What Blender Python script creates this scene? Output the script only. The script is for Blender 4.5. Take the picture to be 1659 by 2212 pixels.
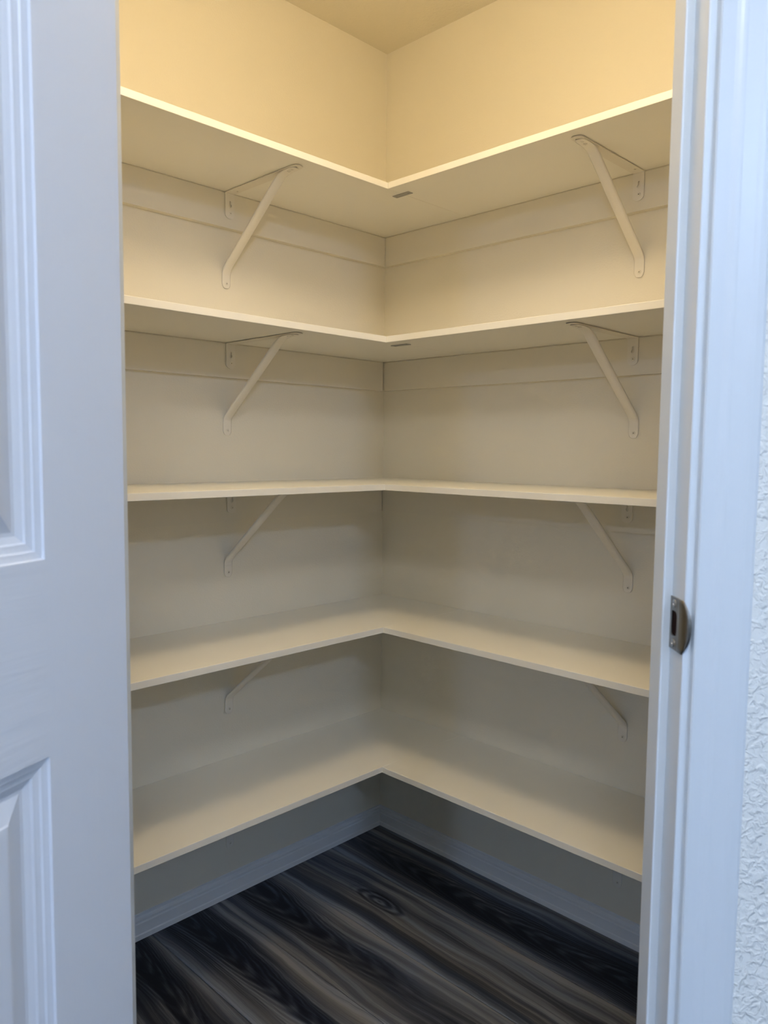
import bpy, bmesh, math, random
from mathutils import Vector, Matrix

# ------------------------------------------------------------------ clear
for o in list(bpy.data.objects):
    bpy.data.objects.remove(o, do_unlink=True)
SC = bpy.context.scene
COL = SC.collection

# ------------------------------------------------------------------ camera
CAM_P = Vector((-1.7557, -1.7344, 1.2348))
YAW, PITCH, ROLL, FPX = math.radians(45 - 0.4448), math.radians(-4.6483), math.radians(0.5666), 1666.34
fw = Vector((math.cos(YAW) * math.cos(PITCH), math.sin(YAW) * math.cos(PITCH), math.sin(PITCH)))
rt = Vector((math.sin(YAW), -math.cos(YAW), 0))
up = rt.cross(fw)
rt2 = rt * math.cos(ROLL) + up * math.sin(ROLL)
up2 = -rt * math.sin(ROLL) + up * math.cos(ROLL)
cam = bpy.data.cameras.new('camera')
cam.sensor_fit = 'VERTICAL'
cam.sensor_height = 36.0
cam.lens = 36.0 * FPX / 2212.0
cam.clip_start = 0.02
cam.dof.use_dof = True
cam.dof.focus_distance = 2.1
cam.dof.aperture_fstop = 9.0
camo = bpy.data.objects.new('camera', cam)
COL.objects.link(camo)
M = Matrix.Identity(4)
for i in range(3):
    M[i][0], M[i][1], M[i][2], M[i][3] = rt2[i], up2[i], -fw[i], CAM_P[i]
camo.matrix_world = M
SC.camera = camo

# ------------------------------------------------------------------ world, window daylight, exposure
SKY = (0.50, 0.72, 1.0)
SKY_STRENGTH = 1.3
LAMP_RGB = (1.0, 0.790, 0.501)
LAMP_STRENGTH = 28.5
ROOM_RGB = (0.45, 0.632, 1.0)
ROOM_STRENGTH = 272.0
NEAR_RGB = (0.975, 0.99, 1.0)
NEAR_STRENGTH = 52.0
EXPOSURE = 0.13
world = bpy.data.worlds.new('sky')
SC.world = world
world.use_nodes = True
bg = world.node_tree.nodes['Background']
bg.inputs[0].default_value = (*SKY, 1)
bg.inputs[1].default_value = SKY_STRENGTH
SC.view_settings.view_transform = 'Standard'
SC.view_settings.look = 'None'
SC.view_settings.gamma = 1.0
SC.view_settings.use_curve_mapping = False
SC.view_settings.exposure = EXPOSURE
try:
    SC.cycles.diffuse_bounces = 6
    SC.cycles.glossy_bounces = 2
    SC.cycles.transmission_bounces = 2
    SC.cycles.max_bounces = 7
    SC.cycles.use_adaptive_sampling = True
    SC.cycles.adaptive_threshold = 0.08
    SC.cycles.use_light_tree = False
except Exception:
    pass

# room plan (metres): the pantry corner is the origin, one wall on y = 0, one on x = 0,
# the door wall cuts the corner at 45 degrees
ZC = 2.44
KX, KY = -6.6, -4.8            # far walls of the kitchen
WIN_A = (-4.45, -2.55, 0.60, 2.10)   # window in the x = KX wall: y0, y1, z0, z1
WIN_B = (-4.2, -2.2, 0.60, 2.10)     # window in the y = KY wall: x0, x1, z0, z1


def portal(name, loc, rot, sx, sy):
    l = bpy.data.lights.new(name, 'AREA')
    l.shape = 'RECTANGLE'
    l.size, l.size_y = sx, sy
    l.cycles.is_portal = True
    o = bpy.data.objects.new(name, l)
    COL.objects.link(o)
    o.location = loc
    o.rotation_euler = rot
    return o


portal('window_portal', (KX - 0.06, (WIN_A[0] + WIN_A[1]) / 2, (WIN_A[2] + WIN_A[3]) / 2), (0, math.radians(-90), 0), WIN_A[3] - WIN_A[2], WIN_A[1] - WIN_A[0])
portal('window_portal', ((WIN_B[0] + WIN_B[1]) / 2, KY - 0.06, (WIN_B[2] + WIN_B[3]) / 2), (math.radians(90), 0, 0), WIN_B[1] - WIN_B[0], WIN_B[3] - WIN_B[2])

# ------------------------------------------------------------------ materials
MATS = {}


def mat(name, rgb, rough=0.5, spec=0.4, metal=0.0, bump=None, vary=0.0):
    m = bpy.data.materials.new(name)
    m.use_nodes = True
    nt = m.node_tree
    b = nt.nodes['Principled BSDF']
    b.inputs['Base Color'].default_value = (*rgb, 1)
    b.inputs['Roughness'].default_value = rough
    b.inputs['Specular IOR Level'].default_value = spec
    b.inputs['Metallic'].default_value = metal
    tc = nt.nodes.new('ShaderNodeTexCoord')
    if bump:
        scale, strength, dist, detail = bump
        n = nt.nodes.new('ShaderNodeTexNoise')
        n.inputs['Scale'].default_value = scale
        n.inputs['Detail'].default_value = detail
        nt.links.new(tc.outputs['Object'], n.inputs['Vector'])
        bp = nt.nodes.new('ShaderNodeBump')
        bp.inputs['Strength'].default_value = strength
        bp.inputs['Distance'].default_value = dist
        nt.links.new(n.outputs['Fac'], bp.inputs['Height'])
        nt.links.new(bp.outputs['Normal'], b.inputs['Normal'])
    if vary:
        n2 = nt.nodes.new('ShaderNodeTexNoise')
        n2.inputs['Scale'].default_value = 3.0
        n2.inputs['Detail'].default_value = 3
        nt.links.new(tc.outputs['Object'], n2.inputs['Vector'])
        mx = nt.nodes.new('ShaderNodeMix')
        mx.data_type = 'RGBA'
        mx.inputs[6].default_value = (*[c * (1 - vary) for c in rgb], 1)
        mx.inputs[7].default_value = (*[min(1, c * (1 + vary)) for c in rgb], 1)
        nt.links.new(n2.outputs['Fac'], mx.inputs[0])
        nt.links.new(mx.outputs[2], b.inputs['Base Color'])
    MATS[name] = m
    return m


mat('pantry_paint', (0.755, 0.71, 0.595), 0.42, 0.35, bump=(230, 0.25, 0.0012, 1))
mat('ceiling_paint', (0.74, 0.695, 0.58), 0.8, 0.2, bump=(120, 0.5, 0.002, 2))
mat('kitchen_paint', (0.80, 0.78, 0.71), 0.6, 0.3)
mat('kitchen_ceiling', (0.82, 0.81, 0.78), 0.8, 0.2)
mat('cleat_paint', (0.74, 0.695, 0.585), 0.38, 0.4)
mat('shelf_white', (0.83, 0.805, 0.725), 0.36, 0.45)
mat('bracket_white', (0.76, 0.72, 0.63), 0.35, 0.45)
mat('trim_white', (0.75, 0.80, 0.85), 0.34, 0.45)
mat('baseboard_white', (0.74, 0.76, 0.78), 0.4, 0.4)
mat('screw_white', (0.74, 0.70, 0.60), 0.35, 0.5)
mat('dark_recess', (0.05, 0.045, 0.04), 0.8, 0.2)
mat('zinc', (0.42, 0.42, 0.42), 0.38, 0.5, metal=0.9)
mat('nickel', (0.27, 0.25, 0.22), 0.30, 0.5, metal=1.0)
mat('subfloor', (0.03, 0.03, 0.03), 0.9, 0.1)
mat('latch_hole_shade', (0.02, 0.008, 0.006), 0.9, 0.1)  # shade inside the strike's latch hole, put in as colour
mat('vinyl', (0.8, 0.8, 0.8), 0.4, 0.4)
mat('porcelain', (0.85, 0.85, 0.83), 0.25, 0.5)


def orange_peel(name, rgb):
    """painted wall with the knocked-down orange-peel relief"""
    m = bpy.data.materials.new(name)
    m.use_nodes = True
    nt = m.node_tree
    b = nt.nodes['Principled BSDF']
    b.inputs['Base Color'].default_value = (*rgb, 1)
    b.inputs['Roughness'].default_value = 0.5
    b.inputs['Specular IOR Level'].default_value = 0.35
    tc = nt.nodes.new('ShaderNodeTexCoord')
    n = nt.nodes.new('ShaderNodeTexNoise')
    n.inputs['Scale'].default_value = 115
    n.inputs['Detail'].default_value = 2.5
    n.inputs['Roughness'].default_value = 0.55
    n.inputs['Distortion'].default_value = 0.8
    nt.links.new(tc.outputs['Object'], n.inputs['Vector'])
    r = nt.nodes.new('ShaderNodeValToRGB')
    r.color_ramp.elements[0].position = 0.42
    r.color_ramp.elements[1].position = 0.68
    nt.links.new(n.outputs['Fac'], r.inputs['Fac'])
    bp = nt.nodes.new('ShaderNodeBump')
    bp.inputs['Strength'].default_value = 0.6
    bp.inputs['Distance'].default_value = 0.0028
    nt.links.new(r.outputs['Color'], bp.inputs['Height'])
    nt.links.new(bp.outputs['Normal'], b.inputs['Normal'])
    MATS[name] = m


orange_peel('kitchen_peel', (0.93, 0.93, 0.90))


def woodgrain_paint():
    """door skin: white paint over embossed wood grain (vertical grain by default, object coords)"""
    for name, axis in (('door_grain_v', 2), ('door_grain_h', 0)):
        m = bpy.data.materials.new(name)
        m.use_nodes = True
        nt = m.node_tree
        b = nt.nodes['Principled BSDF']
        b.inputs['Base Color'].default_value = (0.73, 0.765, 0.84, 1)
        b.inputs['Roughness'].default_value = 0.42
        b.inputs['Specular IOR Level'].default_value = 0.4
        tc = nt.nodes.new('ShaderNodeTexCoord')
        mp = nt.nodes.new('ShaderNodeMapping')
        sc = [70, 70, 70]
        sc[axis] = 5
        mp.inputs['Scale'].default_value = sc
        nt.links.new(tc.outputs['Object'], mp.inputs['Vector'])
        n = nt.nodes.new('ShaderNodeTexNoise')
        n.inputs['Scale'].default_value = 1.6
        n.inputs['Detail'].default_value = 3
        n.inputs['Distortion'].default_value = 0.6
        nt.links.new(mp.outputs['Vector'], n.inputs['Vector'])
        bp = nt.nodes.new('ShaderNodeBump')
        bp.inputs['Strength'].default_value = 0.25 if axis == 2 else 0.5
        bp.inputs['Distance'].default_value = 0.001
        nt.links.new(n.outputs['Fac'], bp.inputs['Height'])
        nt.links.new(bp.outputs['Normal'], b.inputs['Normal'])
        MATS[name] = m


woodgrain_paint()


def plank_material():
    """dark grey printed wood plank; UV = (across plank -0.5..0.5, metres along).
    seed, arch, tone, lean are object properties of each plank"""
    m = bpy.data.materials.new('plank_wood')
    m.use_nodes = True
    nt = m.node_tree
    L = nt.links.new
    b = nt.nodes['Principled BSDF']

    def math_(op, a, c=None, d=None):
        n = nt.nodes.new('ShaderNodeMath')
        n.operation = op
        for i, v in enumerate((a, c, d)):
            if v is None:
                continue
            if isinstance(v, (int, float)):
                n.inputs[i].default_value = v
            else:
                L(v, n.inputs[i])
        return n.outputs[0]

    def prop(nm):
        n = nt.nodes.new('ShaderNodeAttribute')
        n.attribute_type = 'OBJECT'
        n.attribute_name = nm
        return n.outputs['Fac']

    def noise(vec, scale, detail=3, rough=0.5, dist=0.0):
        n = nt.nodes.new('ShaderNodeTexNoise')
        n.inputs['Scale'].default_value = scale
        n.inputs['Detail'].default_value = detail
        n.inputs['Roughness'].default_value = rough
        n.inputs['Distortion'].default_value = dist
        L(vec, n.inputs['Vector'])
        return n.outputs['Fac']

    def comb(x, y, z):
        n = nt.nodes.new('ShaderNodeCombineXYZ')
        for i, v in enumerate((x, y, z)):
            if isinstance(v, (int, float)):
                n.inputs[i].default_value = v
            else:
                L(v, n.inputs[i])
        return n.outputs[0]

    def smooth(v, lo, hi):
        n = nt.nodes.new('ShaderNodeMapRange')
        n.interpolation_type = 'SMOOTHSTEP'
        L(v, n.inputs[0])
        n.inputs[1].default_value = lo
        n.inputs[2].default_value = hi
        return n.outputs[0]

    uv = nt.nodes.new('ShaderNodeUVMap')
    sp = nt.nodes.new('ShaderNodeSeparateXYZ')
    L(uv.outputs[0], sp.inputs[0])
    U, V = sp.outputs[0], sp.outputs[1]
    seed, arch, tone, lean = prop('seed'), prop('arch'), prop('tone'), prop('lean')
    knot = prop('knot')
    # wander of the grain
    w1 = noise(comb(math_('MULTIPLY', U, 1.0), math_('MULTIPLY', V, 1.7), seed), 1.0, 2, 0.5)
    w2 = noise(comb(math_('MULTIPLY', U, 7), math_('MULTIPLY', V, 9), math_('ADD', seed, 31.7)), 1.0, 3, 0.6)
    Uw = math_('ADD', math_('ADD', U, math_('MULTIPLY', math_('SUBTRACT', w1, 0.5), 0.42)), math_('MULTIPLY', math_('SUBTRACT', w2, 0.5), 0.055))
    # a knot pushes the grain aside
    kd = math_('MULTIPLY', math_('SUBTRACT', V, knot), 9.0)
    kf = math_('EXPONENT', math_('MULTIPLY', math_('MULTIPLY', kd, kd), -1.0))
    kr = math_('SQRT', math_('ADD', math_('MULTIPLY', math_('MULTIPLY', kd, kd), 1.0), math_('MULTIPLY', math_('MULTIPLY', Uw, Uw), 36.0)))
    kin = smooth(kr, 1.15, 0.55)
    kring = math_('MULTIPLY', math_('ADD', math_('SINE', math_('ADD', math_('MULTIPLY', kr, 17.0), math_('MULTIPLY', w2, 5.0))), 1.0), 0.5)
    Uc = math_('SUBTRACT', Uw, lean)
    dV = math_('MULTIPLY', math_('SUBTRACT', V, arch), prop('way'))
    # cathedral: nested arches pointing towards the kitchen, f = k*u^2 + v
    u2 = math_('MULTIPLY', Uc, Uc)
    fpar = math_('ADD', math_('MULTIPLY', u2, 5.5), dV)
    rings = math_('SINE', math_('ADD', math_('MULTIPLY', fpar, 75.0), math_('MULTIPLY', w2, 7.0)))
    rings = math_('POWER', math_('MULTIPLY', math_('ADD', rings, 1.0), 0.5), 1.4)
    heart = smooth(math_('ADD', fpar, math_('MULTIPLY', math_('SUBTRACT', w1, 0.5), 0.25)), 0.20, -0.10)      # 1 inside the arch
    rim = math_('MULTIPLY', smooth(fpar, 0.55, 0.10), math_('SUBTRACT', 1.0, heart))
    # straight streaks
    st = noise(comb(math_('MULTIPLY', Uw, 6.5), math_('MULTIPLY', V, 0.55), math_('ADD', seed, 7.3)), 1.0, 5, 0.62)
    fine = noise(comb(math_('MULTIPLY', Uw, 55.0), math_('MULTIPLY', V, 2.0), math_('ADD', seed, 3.1)), 1.0, 3, 0.6)
    blot = noise(comb(math_('MULTIPLY', U, 1.6), math_('MULTIPLY', V, 2.2), math_('ADD', seed, 17.0)), 1.0, 2, 0.5)
    side = smooth(st, 0.34, 0.70)
    g = math_('ADD', math_('MULTIPLY', side, 0.66), math_('MULTIPLY', math_('SUBTRACT', fine, 0.5), 0.40))
    g = math_('ADD', g, math_('MULTIPLY', math_('SUBTRACT', blot, 0.5), 0.45))
    g = math_('SUBTRACT', g, math_('MULTIPLY', heart, math_('ADD', 0.16, math_('MULTIPLY', math_('SUBTRACT', 1.0, rings), 0.34))))
    g = math_('SUBTRACT', g, math_('MULTIPLY', rim, math_('MULTIPLY', math_('SUBTRACT', 1.0, rings), 0.22)))
    g = math_('SUBTRACT', g, math_('MULTIPLY', kin, math_('ADD', 0.10, math_('MULTIPLY', kring, 0.45))))
    hair = noise(comb(math_('MULTIPLY', Uw, 170.0), math_('MULTIPLY', V, 4.0), math_('ADD', seed, 5.9)), 1.0, 2, 0.6)
    g = math_('ADD', g, math_('MULTIPLY', math_('SUBTRACT', hair, 0.5), 0.24))
    flank = smooth(math_('ADD', math_('ABSOLUTE', U), math_('MULTIPLY', math_('SUBTRACT', w1, 0.5), 0.30)), 0.24, 0.46)
    g = math_('ADD', g, math_('MULTIPLY', flank, 0.20))
    g = math_('ADD', g, tone)
    ramp = nt.nodes.new('ShaderNodeValToRGB')
    e = ramp.color_ramp.elements
    e[0].position = 0.0
    e[0].color = (0.0035, 0.0045, 0.0085, 1)
    e[1].position = 1.0
    e[1].color = (0.22, 0.205, 0.19, 1)
    for pos, c in ((0.22, (0.018, 0.0195, 0.026)), (0.45, (0.050, 0.050, 0.054)), (0.72, (0.120, 0.114, 0.110))):
        x = e.new(pos)
        x.color = (*c, 1)
    L(g, ramp.inputs['Fac'])
    tint = noise(comb(math_('MULTIPLY', Uw, 3.5), math_('MULTIPLY', V, 0.8), math_('ADD', seed, 41.0)), 1.0, 2, 0.5)
    tr = nt.nodes.new('ShaderNodeValToRGB')
    tr.color_ramp.elements[0].position = 0.36
    tr.color_ramp.elements[0].color = (0.74, 0.93, 1.28, 1)
    tr.color_ramp.elements[1].position = 0.62
    tr.color_ramp.elements[1].color = (0.95, 0.985, 1.04, 1)
    L(tint, tr.inputs['Fac'])
    mx = nt.nodes.new('ShaderNodeMix')
    mx.data_type = 'RGBA'
    mx.blend_type = 'MULTIPLY'
    mx.clamp_result = False
    mx.inputs[0].default_value = 1.0
    L(ramp.outputs['Color'], mx.inputs[6])
    L(tr.outputs['Color'], mx.inputs[7])
    L(mx.outputs[2], b.inputs['Base Color'])
    b.inputs['Roughness'].default_value = 0.46
    b.inputs['Specular IOR Level'].default_value = 0.25
    bp = nt.nodes.new('ShaderNodeBump')
    bp.inputs['Strength'].default_value = 0.15
    bp.inputs['Distance'].default_value = 0.0006
    L(fine, bp.inputs['Height'])
    L(bp.outputs['Normal'], b.inputs['Normal'])
    MATS['plank_wood'] = m


plank_material()


def glass_material():
    m = bpy.data.materials.new('window_glass')
    m.use_nodes = True
    nt = m.node_tree
    nt.nodes.clear()
    o = nt.nodes.new('ShaderNodeOutputMaterial')
    mx = nt.nodes.new('ShaderNodeMixShader')
    mx.inputs[0].default_value = 0.06
    t = nt.nodes.new('ShaderNodeBsdfTransparent')
    g = nt.nodes.new('ShaderNodeBsdfGlossy')
    g.inputs['Roughness'].default_value = 0.02
    nt.links.new(t.outputs[0], mx.inputs[1])
    nt.links.new(g.outputs[0], mx.inputs[2])
    nt.links.new(mx.outputs[0], o.inputs[0])
    MATS['window_glass'] = m


glass_material()


def lamp_material(name, rgb, strength):
    m = bpy.data.materials.new(name)
    m.use_nodes = True
    b = m.node_tree.nodes['Principled BSDF']
    b.inputs['Base Color'].default_value = (0.9, 0.88, 0.8, 1)
    b.inputs['Emission Color'].default_value = (*rgb, 1)
    b.inputs['Emission Strength'].default_value = strength
    MATS[name] = m


lamp_material('lamp_glow', LAMP_RGB, LAMP_STRENGTH)
lamp_material('room_glow', ROOM_RGB, ROOM_STRENGTH)
lamp_material('near_glow', NEAR_RGB, NEAR_STRENGTH)


# ------------------------------------------------------------------ helpers
def link(name, bm, m, parent=None, smooth=False, uv=False):
    me = bpy.data.meshes.new(name)
    bmesh.ops.recalc_face_normals(bm, faces=bm.faces[:])
    bm.to_mesh(me)
    bm.free()
    if m:
        me.materials.append(MATS[m])
    if smooth:
        for p in me.polygons:
            p.use_smooth = True
    o = bpy.data.objects.new(name, me)
    COL.objects.link(o)
    if parent:
        o.parent = parent
    return o


def structure(o, label=None):
    o['kind'] = 'structure'
    if label:
        o['label'] = label
    return o


def thing(name, label, cat, loc=(0, 0, 0), rotz=0.0, group=None):
    o = bpy.data.objects.new(name, None)
    o.empty_display_size = 0.05
    COL.objects.link(o)
    o.location = loc
    o.rotation_euler = (0, 0, rotz)
    return tag(o, label, cat, group)


def tag(o, label, cat, group=None):
    o['label'] = label
    o['category'] = cat
    if group:
        o['group'] = group
    return o


def box(bm, a, b):
    x0, y0, z0 = a
    x1, y1, z1 = b
    v = [bm.verts.new(c) for c in ((x0, y0, z0), (x1, y0, z0), (x1, y1, z0), (x0, y1, z0), (x0, y0, z1), (x1, y0, z1), (x1, y1, z1), (x0, y1, z1))]
    for f in ((0, 3, 2, 1), (4, 5, 6, 7), (0, 1, 5, 4), (1, 2, 6, 5), (2, 3, 7, 6), (3, 0, 4, 7)):
        bm.faces.new([v[i] for i in f])
    return bm


def prism(bm, pts, z0, z1):
    """vertical prism over a plan polygon"""
    lo = [bm.verts.new((x, y, z0)) for x, y in pts]
    hi = [bm.verts.new((x, y, z1)) for x, y in pts]
    n = len(pts)
    bm.faces.new(lo[::-1])
    bm.faces.new(hi)
    for i in range(n):
        bm.faces.new((lo[i], lo[(i + 1) % n], hi[(i + 1) % n], hi[i]))
    return bm


def bevel_mod(o, w, seg=2):
    md = o.modifiers.new('bevel', 'BEVEL')
    md.width = w
    md.segments = seg
    md.limit_method = 'ANGLE'
    md.angle_limit = math.radians(40)
    return o


R2 = math.sqrt(0.5)


def SE(s, E, z=0.0):
    """door-wall frame: s along the door wall (towards the strike side), E into the pantry"""
    return Vector((R2 * (s + E), R2 * (E - s), z))


def se_xy(s, E):
    v = SE(s, E)
    return (v.x, v.y)


def extrude_profile(bm, path_a, path_b, prof):
    """sweep a closed profile between two lists of 3D points (same length)"""
    n = len(path_a)
    A = [bm.verts.new(p) for p in path_a]
    B = [bm.verts.new(p) for p in path_b]
    for i in range(n):
        j = (i + 1) % n
        bm.faces.new((A[i], A[j], B[j], B[i]))
    bm.faces.new(A[::-1])
    bm.faces.new(B)
    return bm


# ------------------------------------------------------------------ plan numbers
WL, RET = 1.42, 0.81                 # pantry wall length, depth of the return walls
E_IN, E_OUT = -1.577, -1.670         # inner and outer face of the door wall
S_STRIKE, S_HINGE = 0.308, -0.306    # jamb faces
HEAD = 2.045                         # underside of the head jamb
SH_Z = [1.8863, 1.5061, 1.1289, 0.7533, 0.3746]
SH_T, DL, DR = 0.0157, 0.3354, 0.3329
CL_H, CL_T = 0.089, 0.0175

# ------------------------------------------------------------------ structure: walls
structure(link('wall_left', box(bmesh.new(), (KX - 0.1, 0, 0), (0, 0.1, ZC)), 'pantry_paint'), 'cream painted wall on the hinge side of the pantry')
structure(link('wall_right', box(bmesh.new(), (0, KY - 0.1, 0), (0.1, 0.1, ZC)), 'pantry_paint'), 'cream painted wall on the latch side of the pantry')
T = 0.092
ox = -WL - T
oy_c = (2 * R2 * E_OUT) - ox          # y where the outer return face meets the outer door-wall face
bm = bmesh.new()
prism(bm, [(-WL, 0), (ox, 0), (ox, oy_c), (-WL, -RET)], 0, ZC)
structure(link('wall_hinge_return', bm, 'pantry_paint'))
bm = bmesh.new()
prism(bm, [(0, -WL), (-RET, -WL), (oy_c, ox), (0, ox)], 0, ZC)
structure(link('wall_strike_return', bm, 'pantry_paint'))
JT = 0.018
s_i = (-WL + RET) * R2
s_o = (ox - oy_c) * R2
bm = bmesh.new()
prism(bm, [se_xy(s_i, E_IN), se_xy(s_o, E_OUT), se_xy(S_HINGE - JT, E_OUT), se_xy(S_HINGE - JT, E_IN)], 0, ZC)
prism(bm, [se_xy(-s_i, E_IN), se_xy(S_STRIKE + JT, E_IN), se_xy(S_STRIKE + JT, E_OUT), se_xy(-s_o, E_OUT)], 0, ZC)
prism(bm, [se_xy(S_HINGE - JT, E_IN), se_xy(S_HINGE - JT, E_OUT), se_xy(S_STRIKE + JT, E_OUT), se_xy(S_STRIKE + JT, E_IN)], HEAD + JT, ZC)
structure(link('wall_door', bm, 'kitchen_peel'), 'off-white textured wall around the pantry door opening')


def wall_with_window(name, axis, pos, lo, hi, win, out):
    bm = bmesh.new()
    a0, a1, z0, z1 = win
    p0, p1 = sorted((pos, pos + out))
    for u0, u1, w0, w1 in ((lo, a0, 0, ZC), (a1, hi, 0, ZC), (a0, a1, 0, z0), (a0, a1, z1, ZC)):
        if axis == 'x':
            box(bm, (p0, u0, w0), (p1, u1, w1))
        else:
            box(bm, (u0, p0, w0), (u1, p1, w1))
    return structure(link(name, bm, 'kitchen_paint'))


wall_with_window('wall_kitchen_west', 'x', KX, KY - 0.1, 0, WIN_A, -0.1)
wall_with_window('wall_kitchen_south', 'y', KY, KX, 0, WIN_B, -0.1)


def window(name, axis, pos, win):
    a0, a1, z0, z1 = win
    f = 0.05
    bm = bmesh.new()

    def bx(u0, u1, w0, w1):
        if axis == 'x':
            box(bm, (pos - 0.09, u0, w0), (pos - 0.01, u1, w1))
        else:
            box(bm, (u0, pos - 0.09, w0), (u1, pos - 0.01, w1))
    bx(a0, a0 + f, z0, z1)
    bx(a1 - f, a1, z0, z1)
    bx(a0 + f, a1 - f, z0, z0 + f)
    bx(a0 + f, a1 - f, z1 - f, z1)
    mid = (a0 + a1) / 2
    bx(mid - f / 2, mid + f / 2, z0 + f, z1 - f)
    w = structure(link(name, bm, 'vinyl'))
    for u0, u1 in ((a0 + f, mid - f / 2), (mid + f / 2, a1 - f)):
        b2 = bmesh.new()
        if axis == 'x':
            box(b2, (pos - 0.052, u0, z0 + f), (pos - 0.048, u1, z1 - f))
        else:
            box(b2, (u0, pos - 0.052, z0 + f), (u1, pos - 0.048, z1 - f))
        link('pane', b2, 'window_glass', w)


window('window_1', 'x', KX, WIN_A)
window('window_2', 'y', KY, WIN_B)

# ceilings: pantry and kitchen in one plane
bm = bmesh.new()
prism(bm, [(0, 0), (-WL, 0), (-WL, -RET), (-RET, -WL), (0, -WL)], ZC, ZC + 0.1)
structure(link('ceiling', bm, 'ceiling_paint'), 'cream textured pantry ceiling')
bm = bmesh.new()
prism(bm, [(-WL, 0.1), (-WL, -RET), (-RET, -WL), (0.1, -WL), (0.1, KY - 0.1), (KX - 0.1, KY - 0.1), (KX - 0.1, 0.1)], ZC, ZC + 0.1)
structure(link('ceiling_kitchen', bm, 'kitchen_ceiling'))

# ------------------------------------------------------------------ floor with planks laid along the latch-side wall
bm = box(bmesh.new(), (KX - 0.1, KY - 0.1, -0.06), (0.1, 0.1, -0.012))
floor = structure(link('floor', bm, 'subfloor'), 'dark grey wood-look plank floor')
PW = 0.2025
PX0 = -0.0212
# per column of the pantry: y of the end joint, seed, arch position (metres from the wall), tone, lean, knot position
COLS = {
    0: (-1.55, 4.0, -0.9, 0.20, 0.2, -9.0),
    1: (-1.22, 11.3, 0.33, 0.27, -0.03, -9.0),
    2: (-1.62, 23.8, -0.9, 0.29, 0.0, 0.316),
    3: (-1.34, 37.1, 0.30, 0.26, 0.04, -9.0),
    4: (-1.10, 45.6, 0.42, 0.27, -0.04, -9.0),
    5: (-1.48, 58.4, 0.25, 0.18, 0.1, -9.0),
    6: (-1.25, 62.2, 0.5, 0.2, 0.0, -9.0),
}
rng = random.Random(5)


def plank(x0, x1, y0, y1, seed, arch, tone, lean, knot=-9.0, way=1.0, full=PW):
    g = 0.0008
    bv = 0.0016
    bm = bmesh.new()
    uvl = bm.loops.layers.uv.new('UVMap')
    X0, X1, Y0, Y1 = x0 + g, x1 - g, y0 + g, y1 - g
    rings = []
    for ins, z in ((0, -0.012), (0, -bv), (bv, 0.0)):
        rings.append([bm.verts.new(c) for c in ((X0 + ins, Y0 + ins, z), (X1 - ins, Y0 + ins, z), (X1 - ins, Y1 - ins, z), (X0 + ins, Y1 - ins, z))])
    for a, b_ in zip(rings, rings[1:]):
        for i in range(4):
            bm.faces.new((a[i], a[(i + 1) % 4], b_[(i + 1) % 4], b_[i]))
    bm.faces.new(rings[-1])
    cx = x1 - full / 2
    for f in bm.faces:
        for l in f.loops:
            l[uvl].uv = ((l.vert.co.x - cx) / full, -l.vert.co.y)
    o = link('plank', bm, 'plank_wood', floor)
    o['seed'], o['arch'], o['tone'], o['lean'], o['knot'], o['way'] = seed, arch, tone, lean, knot, way


ci = 0
x1 = PX0
cols = [(PX0, 0.0)]
while x1 > KX:
    cols.append((max(x1 - PW, KX), x1))
    x1 -= PW
for i, (xa, xb) in enumerate(cols):
    if i in COLS:
        end, seed, arch, tone, lean, knot = COLS[i]
    else:
        knot = -9.0
        end, seed, arch, tone, lean = -rng.uniform(0.3, 1.4), rng.uniform(70, 300), rng.uniform(0.2, 1.0), rng.uniform(0.12, 0.24), rng.uniform(-0.1, 0.1)
    ys = [0.0, end]
    while ys[-1] - 1.5 > KY + 0.3:
        ys.append(ys[-1] - 1.5)
    ys.append(KY)
    for j in range(len(ys) - 1):
        if j:
            seed += 13.7
            arch = -ys[j] + rng.uniform(0.2, 1.1)
            tone = rng.uniform(0.12, 0.24)
            knot = -9.0
        plank(xa, xb, ys[j + 1], ys[j], seed, arch, tone, lean, knot, -1.0 if (i == 1 and j == 0) else 1.0)

# ------------------------------------------------------------------ baseboards
BB = [(0, 0), (0.0125, 0), (0.0130, 0.0125), (0.0105, 0.0150), (0.0100, 0.040), (0.0072, 0.0430), (0.0080, 0.0490), (0.0066, 0.0535), (0.0030, 0.0560), (0.0034, 0.0625), (0, 0.0635)]


def baseboard(name, A, B, inward, ma=0.0, mb=0.0, label=None):
    """profile swept along the wall from A to B; ma/mb = how far a point at depth d is mitred back (per d)"""
    A, B, n = Vector((*A, 0)), Vector((*B, 0)), Vector((*inward, 0))
    d = (B - A).normalized()
    bm = bmesh.new()
    extrude_profile(bm, [A + n * t + d * (t * ma) + Vector((0, 0, z)) for t, z in BB], [B + n * t - d * (t * mb) + Vector((0, 0, z)) for t, z in BB], BB)
    return structure(link(name, bm, 'baseboard_white'), label)


baseboard('baseboard_left', (0, 0), (-WL, 0), (0, -1), 1, 1, 'white moulded baseboard on the hinge-side wall')
baseboard('baseboard_right', (0, 0), (0, -WL), (-1, 0), 1, 1, 'white moulded baseboard on the latch-side wall')
baseboard('baseboard_hinge_return', (-WL, 0), (-WL, -RET), (1, 0), 1, 0.4)
baseboard('baseboard_strike_return', (0, -WL), (-RET, -WL), (0, 1), 1, 0.4)

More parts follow.
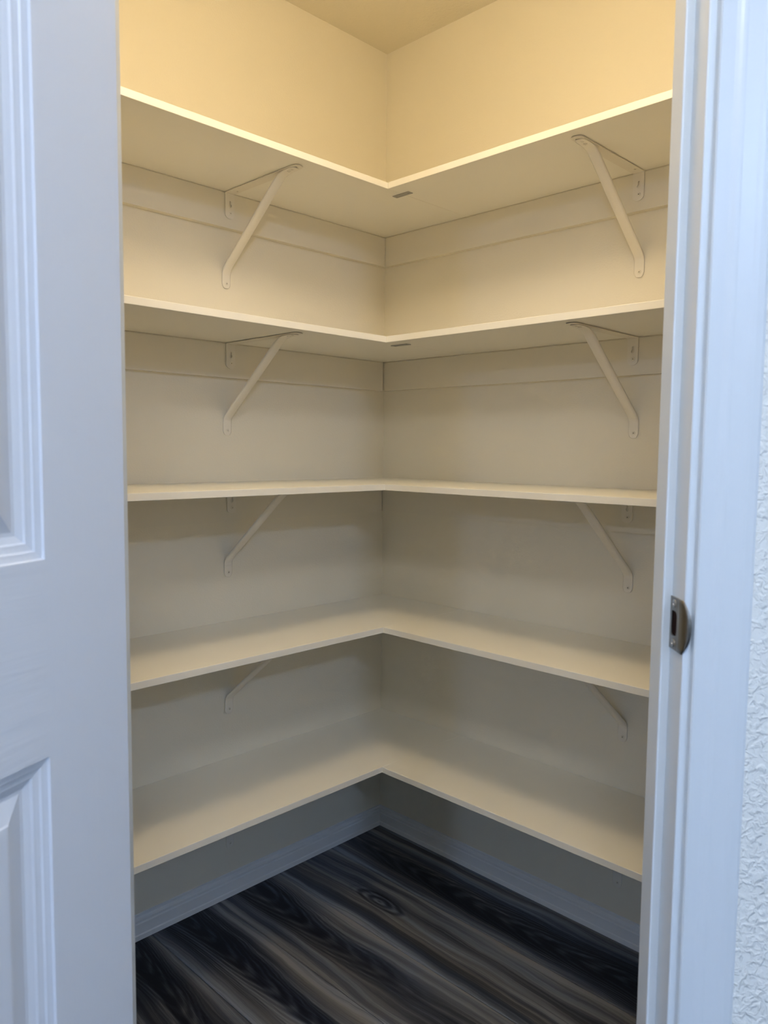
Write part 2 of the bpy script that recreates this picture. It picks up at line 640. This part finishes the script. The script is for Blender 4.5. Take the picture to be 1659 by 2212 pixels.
# ------------------------------------------------------------------ door frame: jambs, stop, casing
trim = bmesh.new()
prism(trim, [se_xy(S_STRIKE, E_OUT), se_xy(S_STRIKE + JT, E_OUT), se_xy(S_STRIKE + JT, E_IN), se_xy(S_STRIKE, E_IN)], 0, HEAD + JT)
tj = structure(link('trim_1', trim, 'trim_white'), 'white latch-side door jamb')
bevel_mod(tj, 0.0015)
STOP_W, STOP_T, DOOR_T = 0.032, 0.010, 0.035
E_STOP = E_OUT + DOOR_T
bm = prism(bmesh.new(), [se_xy(S_STRIKE - STOP_T, E_STOP), se_xy(S_STRIKE + 0.001, E_STOP), se_xy(S_STRIKE + 0.001, E_STOP + STOP_W), se_xy(S_STRIKE - STOP_T, E_STOP + STOP_W)], 0, HEAD)
bevel_mod(link('door_stop', bm, 'trim_white', tj), 0.0015)
bm = prism(bmesh.new(), [se_xy(S_HINGE - JT, E_OUT), se_xy(S_HINGE, E_OUT), se_xy(S_HINGE, E_IN), se_xy(S_HINGE - JT, E_IN)], 0, HEAD + JT)
tj2 = structure(link('trim_2', bm, 'trim_white'), 'white hinge-side door jamb')
bm = prism(bmesh.new(), [se_xy(S_HINGE - 0.001, E_STOP), se_xy(S_HINGE + STOP_T, E_STOP), se_xy(S_HINGE + STOP_T, E_STOP + STOP_W), se_xy(S_HINGE - 0.001, E_STOP + STOP_W)], 0, HEAD)
link('door_stop', bm, 'trim_white', tj2)
bm = prism(bmesh.new(), [se_xy(S_HINGE, E_OUT), se_xy(S_STRIKE, E_OUT), se_xy(S_STRIKE, E_IN), se_xy(S_HINGE, E_IN)], HEAD, HEAD + JT)
tj3 = structure(link('trim_3', bm, 'trim_white'), 'white head jamb of the pantry door')
bm = prism(bmesh.new(), [se_xy(S_HINGE + STOP_T, E_STOP), se_xy(S_STRIKE - STOP_T, E_STOP), se_xy(S_STRIKE - STOP_T, E_STOP + STOP_W), se_xy(S_HINGE + STOP_T, E_STOP + STOP_W)], HEAD - STOP_T, HEAD + 0.001)
link('door_stop', bm, 'trim_white', tj3)

REV = 0.008
CAS = [(0, 0), (0, 0.0085), (0.0015, 0.0100), (0.0150, 0.0104), (0.0185, 0.0112), (0.0215, 0.0122), (0.0240, 0.0126), (0.0265, 0.0126), (0.0300, 0.0131), (0.0400, 0.0145), (0.0425, 0.0151), (0.0460, 0.0156), (0.0530, 0.0158), (0.0560, 0.0150), (0.0565, 0)]


def casing(name, pts_a, pts_b, label):
    bm = bmesh.new()
    extrude_profile(bm, pts_a, pts_b, CAS)
    return structure(link(name, bm, 'trim_white'), label)


s0 = S_STRIKE + REV
casing('trim_4', [SE(s0 + w, E_OUT - h, 0) for w, h in CAS], [SE(s0 + w, E_OUT - h, HEAD + REV + w) for w, h in CAS], 'white moulded door casing on the latch side')
s1 = S_HINGE - REV
casing('trim_5', [SE(s1 - w, E_OUT - h, 0) for w, h in CAS], [SE(s1 - w, E_OUT - h, HEAD + REV + w) for w, h in CAS], 'white moulded door casing on the hinge side')
casing('trim_6', [SE(s1 - w, E_OUT - h, HEAD + REV + w) for w, h in CAS], [SE(s0 + w, E_OUT - h, HEAD + REV + w) for w, h in CAS], 'white moulded door casing over the opening')

# ------------------------------------------------------------------ the open six-panel door
TH = math.radians(112)
DW, DH, DZ0 = 0.606, 2.03, 0.010
ud = Vector((math.cos(TH), -math.sin(TH)))          # (s, E) along the door from hinge to free edge
nd = Vector((math.sin(TH), math.cos(TH)))           # (s, E) out of the inner face
piv = Vector((S_HINGE, E_OUT - 0.004))
c_in = piv + ud * 0.003 + nd * 0.039                # hinge edge of the inner face
o3, u3, n3 = SE(c_in.x, c_in.y, DZ0), SE(ud.x, ud.y), SE(nd.x, nd.y)
DM = Matrix(((u3.x, -n3.x, 0, o3.x), (u3.y, -n3.y, 0, o3.y), (0, 0, 1, o3.z), (0, 0, 0, 1)))   # local: x along, y into the slab, z up
STL = 0.104
MUL = 0.094
pw = (DW - 2 * STL - MUL) / 2
PANEL_X = [(STL, STL + pw), (STL + pw + MUL, DW - STL)]
PANEL_Z = [(0.245, 0.9448), (1.1245, 1.635), (1.735, 1.905)]


def door_frame():
    bm = bmesh.new()
    xs = [0, PANEL_X[0][0], PANEL_X[0][1], PANEL_X[1][0], PANEL_X[1][1], DW]
    zs = [0, PANEL_Z[0][0], PANEL_Z[0][1], PANEL_Z[1][0], PANEL_Z[1][1], PANEL_Z[2][0], PANEL_Z[2][1], DH]
    V = {}

    def v(i, j, k):
        if (i, j, k) not in V:
            V[(i, j, k)] = bm.verts.new((xs[i], (0, DOOR_T)[k], zs[j]))
        return V[(i, j, k)]
    hole = lambda i, j: i in (1, 3) and j in (1, 3, 5)
    for i in range(5):
        for j in range(7):
            if hole(i, j):
                continue
            for k in (0, 1):
                f = bm.faces.new((v(i, j, k), v(i + 1, j, k), v(i + 1, j + 1, k), v(i, j + 1, k)))
                f.material_index = 1 if (j % 2 == 0 and 1 <= i <= 3) else 0      # rails have level grain
            for di, dj, a, b_ in ((-1, 0, (i, j), (i, j + 1)), (1, 0, (i + 1, j), (i + 1, j + 1)), (0, -1, (i, j), (i + 1, j)), (0, 1, (i, j + 1), (i + 1, j + 1))):
                I, J = i + di, j + dj
                if not (0 <= I < 5 and 0 <= J < 7) or hole(I, J):
                    bm.faces.new((v(*a, 0), v(*b_, 0), v(*b_, 1), v(*a, 1)))
    return bm


door = structure(link('door_1', door_frame(), 'door_grain_v'), 'open white six-panel door with embossed wood grain')
door.data.materials.append(MATS['door_grain_h'])
door.matrix_world = DM
# sticking and raised field: (inset from the panel edge, depth below the face)
STK = [(0.0, 0.0), (0.0012, 0.0022), (0.0050, 0.0030), (0.0075, 0.0034), (0.0090, 0.0050), (0.0125, 0.0058), (0.0150, 0.0062), (0.0165, 0.0080), (0.0195, 0.0092), (0.0225, 0.0105), (0.0260, 0.0105), (0.0440, 0.0038), (0.0452, 0.0026), (0.0475, 0.0022)]
for (xa, xb) in PANEL_X:
    for (za, zb) in PANEL_Z:
        bm = bmesh.new()
        for side in (0, 1):
            prev = None
            for ins, dep in STK:
                y = dep if side == 0 else DOOR_T - dep
                ring = [bm.verts.new(c) for c in ((xa + ins, y, za + ins), (xb - ins, y, za + ins), (xb - ins, y, zb - ins), (xa + ins, y, zb - ins))]
                if prev:
                    for i in range(4):
                        bm.faces.new((prev[i], prev[(i + 1) % 4], ring[(i + 1) % 4], ring[i]))
                prev = ring
            bm.faces.new(prev)
        link('panel', bm, 'door_grain_v', door)

# ------------------------------------------------------------------ flat metal plates with holes
def plate(outer, holes, thick, to3d):
    """outer/holes: 2D loops; to3d(a, b, h) maps plate coords and height to local 3D"""
    bm = bmesh.new()
    edges = []
    for loop in [outer] + holes:
        vs = [bm.verts.new((a, b, 0)) for a, b in loop]
        edges += [bm.edges.new((vs[i], vs[(i + 1) % len(vs)])) for i in range(len(vs))]
    bmesh.ops.triangle_fill(bm, use_beauty=True, use_dissolve=False, edges=edges)
    ext = bmesh.ops.extrude_face_region(bm, geom=bm.faces[:])
    for g in ext['geom']:
        if isinstance(g, bmesh.types.BMVert):
            g.co.z = thick
    for v in bm.verts:
        v.co = Vector(to3d(*v.co))
    return bm


def circle(cx, cy, r, n=14, a0=0, a1=2 * math.pi):
    closed = abs(a1 - a0 - 2 * math.pi) < 1e-6
    m = n if closed else n + 1
    return [(cx + r * math.cos(a0 + (a1 - a0) * i / n), cy + r * math.sin(a0 + (a1 - a0) * i / n)) for i in range(m)]


def tongue(w, l, n=12):
    """strip of width w along +b from 0 to l with a round end"""
    r = w / 2
    return [(r, 0)] + circle(0, l - r * 0.8, r, n, 0, math.pi)[0:0] + [(r * math.cos(math.pi * i / n), l - r * 0.8 + r * 0.8 * math.sin(math.pi * i / n)) for i in range(n + 1)] + [(-r, 0)]


def keyhole(cx, cy, r1, r2, h):
    """big round below, narrow slot above (b grows downwards)"""
    return circle(cx, cy, r1, 10, math.radians(-60), math.radians(240)) + circle(cx, cy - h, r2, 6, math.radians(180), math.radians(360))


def screw(parent, pos, normal, r=0.0042, h=0.0016, m='screw_white', name='screw'):
    """domed screw head with a sunken dark drive recess"""
    n = Vector(normal).normalized()
    a = n.orthogonal().normalized()
    b_ = n.cross(a)
    bm = bmesh.new()
    rings = []
    for rr, hh in ((r, 0), (r, h * 0.5), (r * 0.78, h), (r * 0.34, h), (r * 0.30, h * 0.35)):
        rings.append([bm.verts.new(Vector(pos) + (a * math.cos(t) + b_ * math.sin(t)) * rr + n * hh) for t in [2 * math.pi * i / 12 for i in range(12)]])
    for p, q in zip(rings, rings[1:]):
        for i in range(12):
            bm.faces.new((p[i], p[(i + 1) % 12], q[(i + 1) % 12], q[i]))
    f = bm.faces.new(rings[-1])
    o = link(name, bm, m, parent)
    o.data.materials.append(MATS['dark_recess'])
    o.data.polygons[len(o.data.polygons) - 1].material_index = 1
    return o


# ------------------------------------------------------------------ shelf brackets
BRW = 0.0275


def make_bracket(label, loc, rotz):
    t = thing('shelf_bracket', label, 'shelf bracket', loc, rotz, 'white strut shelf brackets')
    d0 = CL_T
    # wall tab on the cleat: a across, b downwards
    tab = plate(tongue(BRW, 0.0665), [keyhole(0.001, 0.0335, 0.0046, 0.0026, 0.0090)], 0.0018, lambda a, b, h: (a, -d0 - 0.0012 - h, -b))
    link('wall_tab', tab, 'bracket_white', t)
    # arm under the shelf: b outwards
    arm = plate(tongue(BRW, 0.287), [circle(0.004, 0.030, 0.0030, 10), circle(-0.003, 0.272, 0.0040, 10)], 0.0018, lambda a, b, h: (a, -d0 - b, -0.0012 - h))
    link('arm', arm, 'bracket_white', t)
    # brace: a formed channel from the arm tip down to a flat foot on the wall
    path = [(0.290, -0.0038), (0.286, -0.0038), (0.280, -0.0038), (0.262, -0.0042), (0.248, -0.0056), (0.238, -0.0094), (0.229, -0.0162)]
    x0, z0, x1, z1 = 0.222, -0.0225, 0.017, -0.1855
    for i in range(9):
        k = i / 8
        path.append((x0 + (x1 - x0) * k, z0 + (z1 - z0) * k))
    path += [(0.009, -0.1920), (0.0045, -0.1975), (0.0022, -0.2040), (0.0020, -0.2150), (0.0020, -0.2270), (0.0020, -0.2330), (0.0020, -0.2375), (0.0020, -0.2390)]
    n = len(path)
    wid = [0.0125] * n
    wid[0], wid[1], wid[2] = 0.005, 0.0095, 0.0118
    wid[n - 1], wid[n - 2], wid[n - 3] = 0.0035, 0.0075, 0.0108
    bm = bmesh.new()
    rows = []
    for i, (d, z) in enumerate(path):
        a = Vector(path[max(i - 1, 0)])
        b_ = Vector(path[min(i + 1, n - 1)])
        tg = (b_ - a).normalized()
        nrm = Vector((tg.y, -tg.x))           # towards the wall / shelf side
        if nrm.x > 0:
            nrm = -nrm
        fl = 0.0055 * max(0.0, min(1.0, (i - 4) / 3, (n - 6 - i) / 3))
        w = wid[i]
        row = []
        for aa, f in ((-w, fl), (-w + 0.0016, fl * 0.35), (-w + 0.0042, 0), (w - 0.0042, 0), (w - 0.0016, fl * 0.35), (w, fl)):
            if w < 0.006:
                aa = max(-w, min(w, aa * 1.0))
            row.append(bm.verts.new((aa, -(d + nrm.x * f), z + nrm.y * f)))
        rows.append(row)
    for r0, r1 in zip(rows, rows[1:]):
        for i in range(5):
            bm.faces.new((r0[i], r0[i + 1], r1[i + 1], r1[i]))
    br = link('brace', bm, 'bracket_white', t, smooth=True)
    md = br.modifiers.new('thickness', 'SOLIDIFY')
    md.thickness = 0.0016
    md.offset = 0.0
    screw(t, (0.002, -d0 - 0.0028, -0.0520), (0, -1, 0))
    screw(t, (0.001, -0.0028, -0.2265), (0, -1, 0))
    screw(t, (0.0, -0.262, -0.0048), (0, 0, -1), 0.0045, 0.0018)
    screw(t, (0.0, -0.275, -0.0044), (0, 0, -1), 0.0035, 0.0014, name='rivet')
    return t


WORDS = ['top', 'second highest', 'middle', 'second lowest', 'lowest']

# ------------------------------------------------------------------ L-shaped shelves, cleats, brackets
for k, z in enumerate(SH_Z):
    w = WORDS[k]
    sh = thing('corner_shelf', {
        0: 'white L-shaped melamine shelf, the top one under the bare upper walls',
        1: 'white L-shaped melamine shelf, second from the top',
        2: 'white L-shaped melamine shelf, the middle of the five',
        3: 'white L-shaped melamine shelf, second from the floor',
        4: 'white L-shaped melamine shelf, the lowest one just above the baseboards'}[k], 'shelf', (0, 0, z), 0, 'L-shaped pantry shelves')
    bm = box(bmesh.new(), (-WL, -DL, 0), (0, 0, SH_T))
    bevel_mod(link('shelf_board', bm, 'shelf_white', sh), 0.0009)
    bm = box(bmesh.new(), (-DR, -WL, 0), (0, -DL - 0.0004, SH_T))
    bevel_mod(link('shelf_board', bm, 'shelf_white', sh), 0.0009)
    # flat mending plate under the joint of the two boards
    px = -0.2765
    pl = plate([(-0.0085, -0.028), (0.0085, -0.028), (0.0085, 0.028), (-0.0085, 0.028)], [circle(0, s * 0.020, 0.0028, 10) for s in (-1, 1)], 0.0016, lambda a, b, h: (px + a, -DL + 0.002 + b, -h))
    mp = link('mending_plate', pl, 'zinc', sh)
    for s in (-1, 1):
        screw(mp, (px, -DL + 0.002 + s * 0.020, -0.0006), (0, 0, -1), 0.0042, 0.0016, 'zinc')
    gap = 0.0050 if k in (1, 2) else 0.0006
    ch = 0.0022

    def cleat(name, horiz):
        bm = bmesh.new()
        prof = [(0, -CL_H), (CL_T, -CL_H), (CL_T, -ch * 1.4), (CL_T - ch, 0), (0, 0)]
        if horiz:
            A = [(-CL_T - gap, -t, zz) for t, zz in prof]
            B = [(-WL, -t, zz) for t, zz in prof]
        else:
            A = [(-t, 0, zz) for t, zz in prof]
            B = [(-t, -WL, zz) for t, zz in prof]
        extrude_profile(bm, A, B, prof)
        o = link(name, bm, 'cleat_paint')
        o.location = (0, 0, z)
        return o
    tag(cleat('shelf_cleat', True), f'cream wooden cleat under the {w} shelf on the wall nearer the open door', 'cleat', 'shelf support cleats')
    tag(cleat('shelf_cleat', False), f'cream wooden cleat under the {w} shelf on the wall nearer the strike plate', 'cleat', 'shelf support cleats')
    make_bracket(f'white strut bracket under the {w} shelf on the wall nearer the open door', (-0.589, 0, z), 0)
    make_bracket(f'white strut bracket under the {w} shelf on the wall nearer the strike plate', (0, -0.849, z), math.radians(-90))

# ------------------------------------------------------------------ strike plate on the latch jamb
ST_Z = 1.0500
sp = thing('strike_plate', 'brushed nickel strike plate with curved lip on the door jamb', 'strike plate', SE(S_STRIKE, E_STOP - 0.0005, ST_Z))
DMs = Matrix(((-SE(1, 0).x, -SE(0, 1).x, 0, SE(S_STRIKE, E_STOP - 0.0005).x), (-SE(1, 0).y, -SE(0, 1).y, 0, SE(S_STRIKE, E_STOP - 0.0005).y), (0, 0, 1, ST_Z), (0, 0, 0, 1)))
# local: x out of the jamb face, y towards the kitchen, z up
sp.matrix_world = DMs
H2 = 0.0286
FW = 0.022
hole = [(0.0060, -0.0135), (0.0140, -0.0135), (0.0172, -0.0120), (0.0185, -0.0085), (0.0185, 0.0085), (0.0172, 0.0120), (0.0140, 0.0135), (0.0060, 0.0135), (0.0045, 0.0115), (0.0045, -0.0115)]
bm = plate([(0.0, -H2), (FW, -H2), (FW, H2), (0.0, H2)], [hole], 0.0014, lambda a, b, h: (h, a, b))
link('face_plate', bm, 'nickel', sp)
bm = box(bmesh.new(), (0.0001, 0.0040, -0.0140), (0.0004, 0.0190, 0.0140))  # thin dark sheet on the uncut jamb, coloured as the shade in a hole
link('latch_hole_shade', bm, 'latch_hole_shade', sp)
# lip: curls round the jamb edge, outline bowed
bm = bmesh.new()
rows = []
NP = 13
for i in range(NP):
    t = -1 + 2 * i / (NP - 1)
    zz = t * H2
    reach = 0.0125 + 0.0110 * (1 - abs(t) ** 2.6)
    row = []
    for j in range(7):
        q = j / 6 * reach
        bend = max(0.0, q - 0.009)
        row.append(bm.verts.new((0.0010 - bend * bend * 28.0 * 0.9, FW - 0.0005 + q * (1 - 0.10 * (bend / 0.02)), zz)))
    rows.append(row)
for r0, r1 in zip(rows, rows[1:]):
    for j in range(6):
        bm.faces.new((r0[j], r0[j + 1], r1[j + 1], r1[j]))
lip = link('lip', bm, 'nickel', sp, smooth=True)
md = lip.modifiers.new('thickness', 'SOLIDIFY')
md.thickness = 0.0013
md.offset = 0.0
for s in (-1, 1):
    screw(sp, (0.0012, 0.0105, s * 0.0215), (1, 0, 0), 0.0046, 0.0011, 'zinc')

# ------------------------------------------------------------------ the pantry ceiling lamp (above the picture)
LX, LY, LZ, LA, LB = -0.84, -0.84, 2.21, 0.13, 0.055


def lathe(prof, n=28):
    bm = bmesh.new()
    rings = [[bm.verts.new((r * math.cos(2 * math.pi * i / n), r * math.sin(2 * math.pi * i / n), z)) for i in range(n)] for r, z in prof]
    for p, q in zip(rings, rings[1:]):
        for i in range(n):
            bm.faces.new((p[i], p[(i + 1) % n], q[(i + 1) % n], q[i]))
    bm.faces.new(rings[0])
    bm.faces.new(rings[-1])
    return bm


def globe_lamp(label, cat, loc, dz, a, b_, glow, group=None):
    t = thing('ceiling_lamp', label, cat, loc, 0, group)
    top = dz + b_
    link('canopy', lathe([(0.070, 0), (0.070, -0.012), (0.060, -0.022), (0.048, -0.026), (0.048, top - 0.010), (0.056, top - 0.014), (0.056, top - 0.024)]), 'porcelain', t, smooth=True)
    prof = [(a * math.sin(x), dz + b_ * math.cos(x)) for x in [math.pi * (0.13 + 0.862 * i / 9) for i in range(10)]]
    link('globe', lathe(prof, 18), glow, t, smooth=True)


globe_lamp('warm glowing mushroom globe lamp on the pantry ceiling', 'lamp', (LX, LY, ZC), LZ - ZC, LA, LB, 'lamp_glow')
# flush globes on the kitchen ceiling, behind the camera
for x, y, a, glow, label in ((-2.35, -3.58, 0.092, 'room_glow', 'small cool white flush globe lamp on the middle of the kitchen ceiling'),
                             (-5.30, -2.94, 0.112, 'room_glow', 'cool white flush globe lamp on the kitchen ceiling by the far window'),
                             (-2.00, -2.00, 0.150, 'near_glow', 'wide cool white flush globe lamp on the kitchen ceiling by the pantry door')):
    globe_lamp(label, 'lamp', (x, y, ZC), -0.08, a, 0.06, glow, 'kitchen ceiling lamps')
